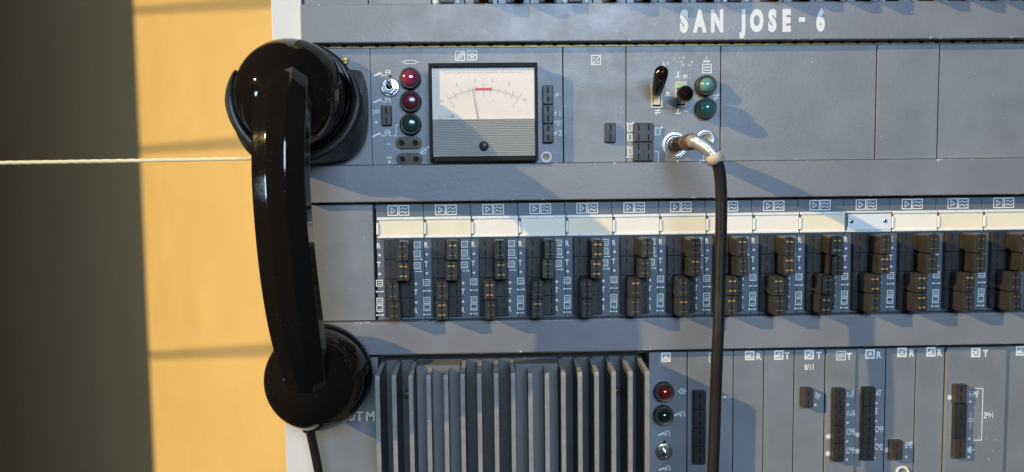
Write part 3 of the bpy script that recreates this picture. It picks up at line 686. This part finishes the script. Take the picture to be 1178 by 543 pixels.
HS = empty('heat_sink', W(15, -330, 0), 'dark grey finned heat sink with vertical worn fins below the middle band', 'heat sink')
HH = 36.0; zt = -124.0
hx0, hx1 = AX(433, 470, HH) - 1.2, AX(745.2, 470, HH) + 1.2
b = MB(); b.box(hx0, hx1, -330, zt, -12, 1.5); b.build('base_plate', FINP, HS)
NF = 17
fx = [AX(p, 480, HH) for p in (435.0, 454.2, 473.4, 493.6, 513.5, 532.8, 552, 571.3, 590.8, 610.7, 629.8, 648.5, 667.6, 686.6, 706.2, 725.4, 744.6)]
for i, x in enumerate(fx):
    b = MB(); w = 1.45; hf = HH if i not in (3, 4, 9, 10) else HH - 1.5
    ztop = zt - (0 if i not in (3, 4, 9, 10) else 0.6)
    # fin with a sloped top front corner
    pr = [(1.4, -330), (hf, -330), (hf, ztop - 5.0), (hf - 1.2, ztop - 2.6), (6, ztop), (1.4, ztop)]
    n = len(pr); vv = [(x - w, z, hh) for hh, z in pr] + [(x + w, z, hh) for hh, z in pr]
    b.addm(vv, [list(range(n)), list(range(n, 2 * n))[::-1]] + [(j, (j + 1) % n, n + (j + 1) % n, n + j) for j in (0, 4, 5)])
    q = len(b.v) - 2 * n; b.f += [([q + c for c in (j, (j + 1) % n, n + (j + 1) % n, n + j)], 1, False) for j in (1, 2, 3)]
    o = b.build('fin', [FINP, FINE], HS)
for i0, i1 in ((2, 5), (8, 11)):
    b = MB(); b.box(fx[i0] + 2.0, fx[i1] - 2.0, -330, zt - .3, 1.4, 19.0, 0, .5, 1); b.build('device_block', BLOCKP, HS)
for px, py in ((468, 453.5), (709.5, 449.5)):
    b = MB(); o = P3(px, py, 8); b.lathe([(2.0, -6), (2.0, .8), (1.5, 1.4), (0, 1.5)], o, n=16); x, z = o.x * 1000, o.z * 1000; b.line([(x - 1.4, z), (x + 1.4, z)], .4, 9.55, 1); b.build('screw', [DULLB, HOLE], HS)

t = module('alarm_panel', 746.5, 790, 4, 'narrow panel with red lamp, black lamp and toggle, right of the heat sink', 'panel')
b = MB(); icon(b, 766, 411, 'bell', t=1.25)
x, z = at(784.5, 450); b.ring(x, z, 2.0, .6, h); b.line([(x - 1.4, z - 1.4), (x + 1.4, z + 1.4)], .5, h); b.line([(x - 1.4, z + 1.4), (x + 1.4, z - 1.4)], .5, h); b.line([(x - 3.4, z), (x - 2.2, z)], .6, h); b.line([(x + 2.2, z), (x + 3.4, z)], .6, h)
for px, py, a in ((781.5, 476, .6), (764, 498.2, .25), (764.5, 538.5, .25)):
    x, z = at(px, py); b.line([(x - 3.8, z - 1.3), (x - .2, z + .8 * a)], 1.2, h); b.line([(x - .2, z - 1.0), (x + 1.2, z - 1.0)], .5, h); b.ring(x + 2.4, z + .3, 1.4, .6, h, a0=-30, a1=210); b.line([(x + 1.2, z - 1.6), (x + 1.6, z - .3)], .6, h); b.line([(x + 3.6, z - 1.6), (x + 3.2, z - .3)], .6, h); b.line([(x + .6, z - 1.6), (x + 1.4, z - 1.6)], .5, h); b.line([(x + 3.4, z - 1.6), (x + 4.4, z - 1.6)], .5, h)
b.build('printed_markings', INK, t)
lamp(t, 762.8, 449.5, 7.1, RED3, h1=5.5, dome=3.4, lr=.64, bez=SOCK, label='lamp with ruby red lens')
lamp(t, 762.3, 476.3, 7.1, BLK1, h1=5.5, dome=3.4, lr=.64, bez=SOCK, label='lamp with black-green lens')
toggle(t, 763.8, 519.4, 6.3, (767.5, 523.5), 11, STEEL)

def strip_labels(b, items):
    for px, py, s in items:
        x, z = at(px, py)
        if s == '.': b.disc(x, z, .95, h)
        elif s == '*': b.star(x, z, 1.75, h)
        else: b.text(x, z, s, 4.3, h, 0, .50, .03, 'L')
gp = 'narrow grey modules in the bottom row'
t = module('plug_in_module', 790.8, 843, 4, 'module with a tall black socket strip, partly behind the hanging cable', 'module', 0, gp)
b = MB(); icon(b, 821, 411, 'lines', t=.6); x, z = at(836, 456.6); b.line([(x - 2, z), (x + 3.4, z)], .4, h); b.line([(x - .8, z + 1), (x - 2.2, z), (x - .8, z - 1)], .5, h); x, z = at(830, 456.8); b.disc(x, z, .8, h); x, z = at(828.3, 499); b.text(x, z, '1', 3.6, h); b.build('printed_markings', INK, t)
slot_block(t, 798.7, 812.0, 450.3, 534.5, 1, 8, 5.0)
t = module('plug_in_module', 843.6, 878, 4, 'plain module marked R, just right of the hanging cable', 'module', 0, gp); b = MB(); icon(b, 862.3, 409, 'key', t=1.25, txt='R', tx=873); b.build('printed_markings', INK, t)
t = module('plug_in_module', 878.5, 912.6, 4, 'plain module marked T, second right of the hanging cable', 'module', 0, gp); b = MB(); icon(b, 895.8, 408.4, 'key', t=1.25, txt='T', tx=905.5); b.build('printed_markings', INK, t)
t = module('plug_in_module', 913.2, 948, 4, 'module marked T and 8/11 with one small brown socket', 'module', 0, gp)
b = MB(); icon(b, 930.8, 408, 'diag', t=1.25, txt='T', tx=942); x, z = at(930.5, 422.3); b.text(x, z, '8/11', 3.9, h, 0, .72, .03); x, z = at(941, 454); b.text(x, z, '\u03a3p', 4.4, h, 0, .7, .015) if False else b.text(x, z, 'Ip', 4.2, h, 0, .9, .02); strip_labels(b, [(938, 465.8, '.')]); b.build('printed_markings', INK, t)
slot_block(t, 924.2, 935.6, 447.3, 469.3, 1, 2, 6.5, SOCK)
t = module('plug_in_module', 948.6, 983, 4, 'module with black socket strip lettered CM5 and CMF', 'module', 1.2, gp)
b = MB(); h = 1.32; icon(b, 966.7, 408.6, 'rays', t=.6, txt='T', tx=976, h=1.32)
strip_labels(b, [(973, 453, '\u25b3'), (978.6, 453, '0'), (978.6, 474.5, '16'), (973, 496, 'CM5'), (972.6, 517.5, 'CMF'), (974.3, 464.8, '.'), (974, 485.5, '.'), (973.5, 507, '.'), (973.2, 528, '.'), (951.8, 501.5, '*'), (951.4, 521, '*')][1:]); 
for py in (453, 474.5):
    x, z = at(975.6, py); b.line([(x - 1.4, z - 1.4), (x + 1.4, z - 1.4), (x - .9, z + 1.5), (x - 1.4, z - 1.4)], .5, h)
b.build('printed_markings', INK, t); h = .12
slot_block(t, 960, 971.5, 447.5, 531.5, 1, 8, 6.5)
t = module('plug_in_module', 983.6, 1017.6, 4, 'module with brown socket strip lettered AT, E, CM4 and CM2', 'module', 0, gp)
b = MB(); icon(b, 1000.8, 407.4, 'sun', t=1.25, txt='R', tx=1011.3)
strip_labels(b, [(1007.2, 452, 'AT'), (1007, 472.5, 'E'), (1006.5, 493.5, 'CM4'), (1006, 514, 'CM2'), (1008, 463.5, '.'), (1007.3, 484.3, '.'), (1006.5, 505.3, '.'), (1005.7, 526.5, '.'), (986.6, 500, '*'), (986.2, 518.8, '*')]); b.build('printed_markings', INK, t)
slot_block(t, 994.0, 1006.2, 446.3, 530.3, 1, 8, 5.5, SOCK)
t = module('plug_in_module', 1018.2, 1052, 4, 'module marked R with a low brown socket and a white ringed jack', 'module', 0, gp)
b = MB(); icon(b, 1037.5, 405.4, 'diag', t=1.25, txt='R', tx=1049); strip_labels(b, [(1041, 512, 'EME'), (1042.3, 525.6, '.'), (1020.8, 517.5, '*')]); b.build('printed_markings', INK, t)
slot_block(t, 1025.7, 1038.7, 507.8, 529.3, 1, 2, 5.0, SOCK); jack(t, 1037.4, 543, 5.0, INK)
t = module('plug_in_module', 1052.6, 1085, 4, 'plain module marked R between two socket modules, lower right', 'module', 0, gp); b = MB(); icon(b, 1070.8, 404.8, 'key', t=1.25, txt='R', tx=1081); b.build('printed_markings', INK, t)
t = module('plug_in_module', 1085.8, 1154.6, 4, 'wide module with black socket strip lettered MF and 2M+1', 'module', 1.6, gp)
b = MB(); h = 1.72; icon(b, 1120.8, 405, 'diag', t=1.25, txt='T', tx=1132, h=h)
strip_labels(b, [(1091, 456.5, '*'), (1114.6, 461.2, '.'), (1113.6, 503.8, '.'), (1112.8, 524.8, '.'), (1118.0, 452.8, 'MF'), (1130, 476.7, '2M+1')])
x, z = at(1114.6, 452.8)
for k in (-1.6, -.5, .6, 1.7): b.line([(x - 1, z + k), (x + .4, z + k)], .4, h)
b.line([(x + .4, z), (x + 1.6, z)], .5, h)
x, z = at(1114.8, 482.3); b.line([(x, z + 6), (x, z + .8)], .45, h); b.line([(x, z - .8), (x, z - 6)], .45, h); b.line([(x - 1.7, z + .8), (x + 1.9, z + .8)], .6, h); b.line([(x - 1.7, z - .8), (x + 1.9, z - .8)], .6, h)
x, z = at(1114, 516.6); b.addm([(x - 1.8, z - 1.3, h), (x + 1.2, z - 3, h), (x + 1.2, z + 3, h), (x - 1.8, z + 1.3, h)], [(0, 1, 2, 3)]); b.line([(x + 1.2, z), (x + 3.2, z)], .6, h)
xa, za = at(1120.5, 446.3); xb, zb = at(1127.3, 505.3); b.line([(xa, za), (xb, za), (xb, zb), (xa, zb)], .65, h)
b.build('printed_markings', INK, t); h = .12
slot_block(t, 1098.6, 1112.4, 442.8, 464.0, 1, 2, 5.5, SOCK); slot_block(t, 1098.2, 1112, 464.6, 505, 1, 4, 4.6, PLAS, split=4, deadrows=(0, 3), label='blacker middle block'); slot_block(t, 1097.8, 1111.4, 505.6, 527.6, 1, 2, 5.5, SOCK)
t = module('plug_in_module', 1155.4, 1230, 4, 'plain module at the lower right edge of the photo', 'module', 0, gp); b = MB(); icon(b, 1174, 403.6, 'key', t=1.25); b.build('printed_markings', INK, t)

# ------------------------------------------------------------------ plug with hanging cable
CB = empty('patch_cable', P3(776.2, 166.8, 2), 'black hanging cable with a chrome spring plug in the large jack', 'cable')
ja = P3(776.2, 166.8, 0)
def along(hh): return W(ja.x * 1000 + hh * .02, ja.z * 1000 + hh * .0, hh)
b = MB(); b.tube([along(0), along(3), along(3.1), along(30)], [4.6, 4.6, 4.6, 4.9], 24); b.build('plug_barrel', CORD, CB)
b = MB(); b.tube([along(29.5), along(30), along(44), along(44.6)], [5.1, 5.4, 5.4, 4.9], 24); b.build('tape_band', TAPE, CB)
pts = [tuple(along(43)), tuple(along(50)), tuple(P3(808, 167.0, 56)), tuple(P3(815, 171.5, 60)), tuple(P3(820, 177.0, 61)), tuple(P3(823.5, 184, 61))]
sp = [Vector(p) for p in spline(pts, 8)]
b = MB(); rad = [5.3 + .45 * (1 if (i % 2) else -1) * (1 if i > 10 else .2) for i in range(len(sp))]
# fine spring coils: resample densely
dense = [Vector(p) for p in spline([tuple(p) for p in sp], 5)]
rad = [4.25 + (.42 * math.sin(i * 1.05) if i > 50 else 0.05) for i in range(len(dense))]
b.tube(dense, rad, 20); b.build('strain_relief', CHROME, CB)
e0 = sp[-9]; e1 = sp[-1]; d = (e1 - e0).normalized()
b = MB(); b.tube([e0, e0 + d * .0004, e1 + d * .001, e1 + d * .0016, e1 + d * .0005], [4.6, 5.0, 5.6, 5.2, 4.2], 24, cap=False); b.build('sleeve', SLEEVE, CB)
cp = [tuple(e1 - d * .004), tuple(P3(827.5, 196, 60)), tuple(P3(829.6, 225, 58)), tuple(P3(829.6, 262, 57)), tuple(P3(828.4, 300, 56.5)), tuple(P3(827.4, 340, 57)), tuple(P3(826.6, 375, 58)), tuple(P3(824.6, 420, 58.5)), tuple(P3(822.9, 470, 58)), tuple(P3(820.3, 543, 60)), tuple(P3(815, 650, 62))]
b = MB(); b.tube([Vector(p) for p in spline(cp, 10)], 3.75, 18); b.build('cable', CORD, CB)

# ------------------------------------------------------------------ telephone cradle and handset
ec = P3(337, 109, 30); exc, ezc = ec.x * 1000, ec.z * 1000
cr = empty('handset_cradle', W(exc, ezc, 0), 'black rubber cradle cup holding the telephone earpiece', 'cradle')
b = MB(); n = 56; a0, a1 = math.radians(156), math.radians(384)
rings = []
for i in range(n + 1):
    t_ = i / n; a = a0 + (a1 - a0) * t_; c, s = math.cos(a), math.sin(a)
    tp = min(1.0, (min(t_, 1 - t_) / 0.13)) ** .6
    nn = 3.6 if s < 0 else 2.2
    base = 1.0 / ((abs(c) / 44.0) ** nn + (abs(s) / (44.5 if s < 0 else 41.5)) ** nn) ** (1 / nn)
    ri = 38.2; ro = ri + 6.3 * tp + .15
    hl = 31 + 5 * (1 - tp)
    prof = [(base, -1), (base, 10), (base * .6 + (ro + .5) * .4, 19), (ro + .6, hl - 4.5), (ro, hl - 1.5), (ro - 1.2 * tp, hl), (ri + .6 * tp, hl - 1.2), (ri, hl - 3.5), (ri - .6, 8), (ri - .8, -1)]
    prof = [(max(r, ri - .9) if k < 6 else r, hh) for k, (r, hh) in enumerate(prof)]
    rings.append([(exc + r * c, ezc + r * s, hh) for r, hh in prof])
k = len(rings[0]); vs = [p for r in rings for p in r]
fs = [(i * k + j, (i + 1) * k + j, (i + 1) * k + (j + 1) % k, i * k + (j + 1) % k) for i in range(n) for j in range(k)] + [list(range(k)), list(range(n * k, n * k + k))[::-1]]
b.addm(vs, fs, 0, True); b.build('cup', RUB, cr)
b = MB(); b.lathe([(37.8, -1), (37.8, 9), (36, 10), (0, 10)], W(exc, ezc, 0), n=48); b.build('back_pad', RUB, cr)

HD = empty('telephone_handset', P3(360, 440, 20), 'glossy black telephone handset hanging on its cradle, cord below', 'telephone handset')
def cup(px, py, hc, r, axis, name, capname, hole):
    o = P3(px, py, hc); ax = Vector(axis).normalized(); k = r / 35.0
    b = MB()
    prof = [(33.6, -1.0), (34.9, .2), (35, 3)]
    for j in range(1, 15):
        a = math.pi / 2 * j / 14; prof.append((35 * math.cos(a) if j < 14 else 0.0, 3 + 33.5 * math.sin(a)))
    b.lathe([(p * k, q * k) for p, q in prof], o, ax, n=72); cu = b.build(name, BAKE, HD)
    b = MB(); b.lathe([(p * k, q * k) for p, q in [(2, -16), (24, -16), (31, -15), (34.3, -12), (35.6, -8), (35.6, -3.2), (34.6, -1.9), (33.2, -1.6), (33.2, -.6)]], o, ax, n=72)
    b.build(capname, BAKE, cu)
    return o, ax
eo, ea = cup(337.5, 110.5, 28, 36.0, (.0, -1, .12), 'earpiece_cup', 'screw_cap', True)
mo, ma = cup(366.5, 433.5, 27, 34.6, (.02, -1, -.10), 'mouthpiece_cup', 'screw_cap', True)
# handle: octagonal section swept along the arch
path = [(334, 54, 34), (331, 64, 47), (327, 78, 64), (322.5, 95, 78), (319.5, 115, 88), (317.5, 142, 95), (316.8, 172, 98.6), (317.2, 207, 100.2), (319.8, 250, 100.5),
        (324.3, 300, 99.5), (330, 345, 96.5), (336.8, 388, 89.5), (343, 418, 80.5), (349.5, 442, 69.5), (355, 462, 56), (359, 476, 43), (362, 486, 30)]
sc = [(.62,), (.82,), (.97,), (1.02,), (1.02,), (1.01,), (1.0,), (1.0,), (1.0,), (1.0,), (1.0,), (.98,), (.93,), (.85,), (.72,), (.60,), (.48,)]
pw = [Vector(p) for p in spline([tuple(P3(*p)) for p in path], 7)]; ps = [q[0] for q in spline(sc, 7)]
poly = [(5.2, 0), (-5.2, 0), (-15.0, -4.4), (-16.2, -13.8), (-9.7, -25), (9.7, -25), (16.2, -13.8), (15.0, -4.4)]
def rounded(poly, r):
    out = []; N = len(poly)
    for i in range(N):
        p0, p, p1 = Vector(poly[i - 1]), Vector(poly[i]), Vector(poly[(i + 1) % N]); a = (p0 - p).normalized(); c = (p1 - p).normalized()
        A_, B_ = p + a * r, p + c * r
        out.append(p + a * r * 2.0)
        for t_ in (0, .25, .5, .75, 1): out.append(A_ * (1 - t_) ** 2 + p * 2 * t_ * (1 - t_) + B_ * t_ * t_)
        out.append(p + c * r * 2.0)
    return out
rp = rounded(poly, .75); K = len(rp)
b = MB(); vs = []; chord = (pw[-1] - pw[0]).normalized(); side0 = Vector((1, .0, 0)); side0 = (side0 - chord * side0.dot(chord)).normalized()
for i, p in enumerate(pw):
    tg = (pw[min(i + 1, len(pw) - 1)] - pw[max(i - 1, 0)]).normalized()
    u = (side0 - tg * side0.dot(tg)).normalized(); v = u.cross(tg)
    if v.y > 0: v = -v
    f_ = max(0.0, 1 - i / 34.0) if i < len(pw) / 2 else max(0.0, 1 - (len(pw) - 1 - i) / 14.0)
    f_ = f_ * f_ * (3 - 2 * f_)                         # ends round off into the domes
    for q in rp:
        d = Vector((q.x, q.y + 12)); e = d.normalized(); e = Vector((e.x * 14.5, e.y * 13.0 - 13.0)); q = q.lerp(e, f_)
        vs.append(p + (u * q.x + v * q.y) * ps[i] / 1000)
fs = [(i * K + j, i * K + (j + 1) % K, (i + 1) * K + (j + 1) % K, (i + 1) * K + j) for i in range(len(pw) - 1) for j in range(K)]
b.add(vs, fs, 0, True); b.add(vs[:K], [list(range(K))]); b.add(vs[-K:], [list(range(K))[::-1]])
b.build('handle', BAKE, HD)
# cord leaving the bottom of the mouthpiece
cp = [tuple(P3(354.5, 484, 30)), tuple(P3(356.8, 496, 28)), tuple(P3(361, 515, 26)), tuple(P3(366.5, 543, 25)), tuple(P3(376, 600, 25)), tuple(P3(384, 660, 24))]
b = MB(); b.tube([Vector(p) for p in spline(cp, 8)], 3.0, 16); b.lathe([(4.6, -2), (4.6, 1.5), (3.6, 2.6), (3.0, 2.6)], P3(356.0, 492.5, 28), (.13, 0, -1), (0, 1, 0), n=20)
b.build('cord', CORD, HD)

# ------------------------------------------------------------------ barrier rope, two twisted strands
r1 = W(UX0 - .2, at(300, 182, -20)[1], -20); r0 = P3(-90, 185.0, -20); r0 = r1 + (r0 - r1) * 2.6
b = MB(); N = 1500
for ph in (0, math.pi * 2 / 3, math.pi * 4 / 3):
    pts = []
    for i in range(N + 1):
        t_ = i / N; c = r0.lerp(r1, t_) + Vector((0, 0, -.0022 * math.sin(math.pi * t_))); a = ph + t_ * 2 * math.pi * 160
        wob = .00012 * math.sin(t_ * 490)
        pts.append(c + Vector((0, math.cos(a) * .00062, math.sin(a) * .00062 + wob)))
    b.tube(pts, .86, 6)
tag(b.build('rope', ROPE), 'thin cream twisted rope stretched level across the wall to the rack', 'rope')

for o in bpy.data.objects:
    if '_o' in o: del o['_o']
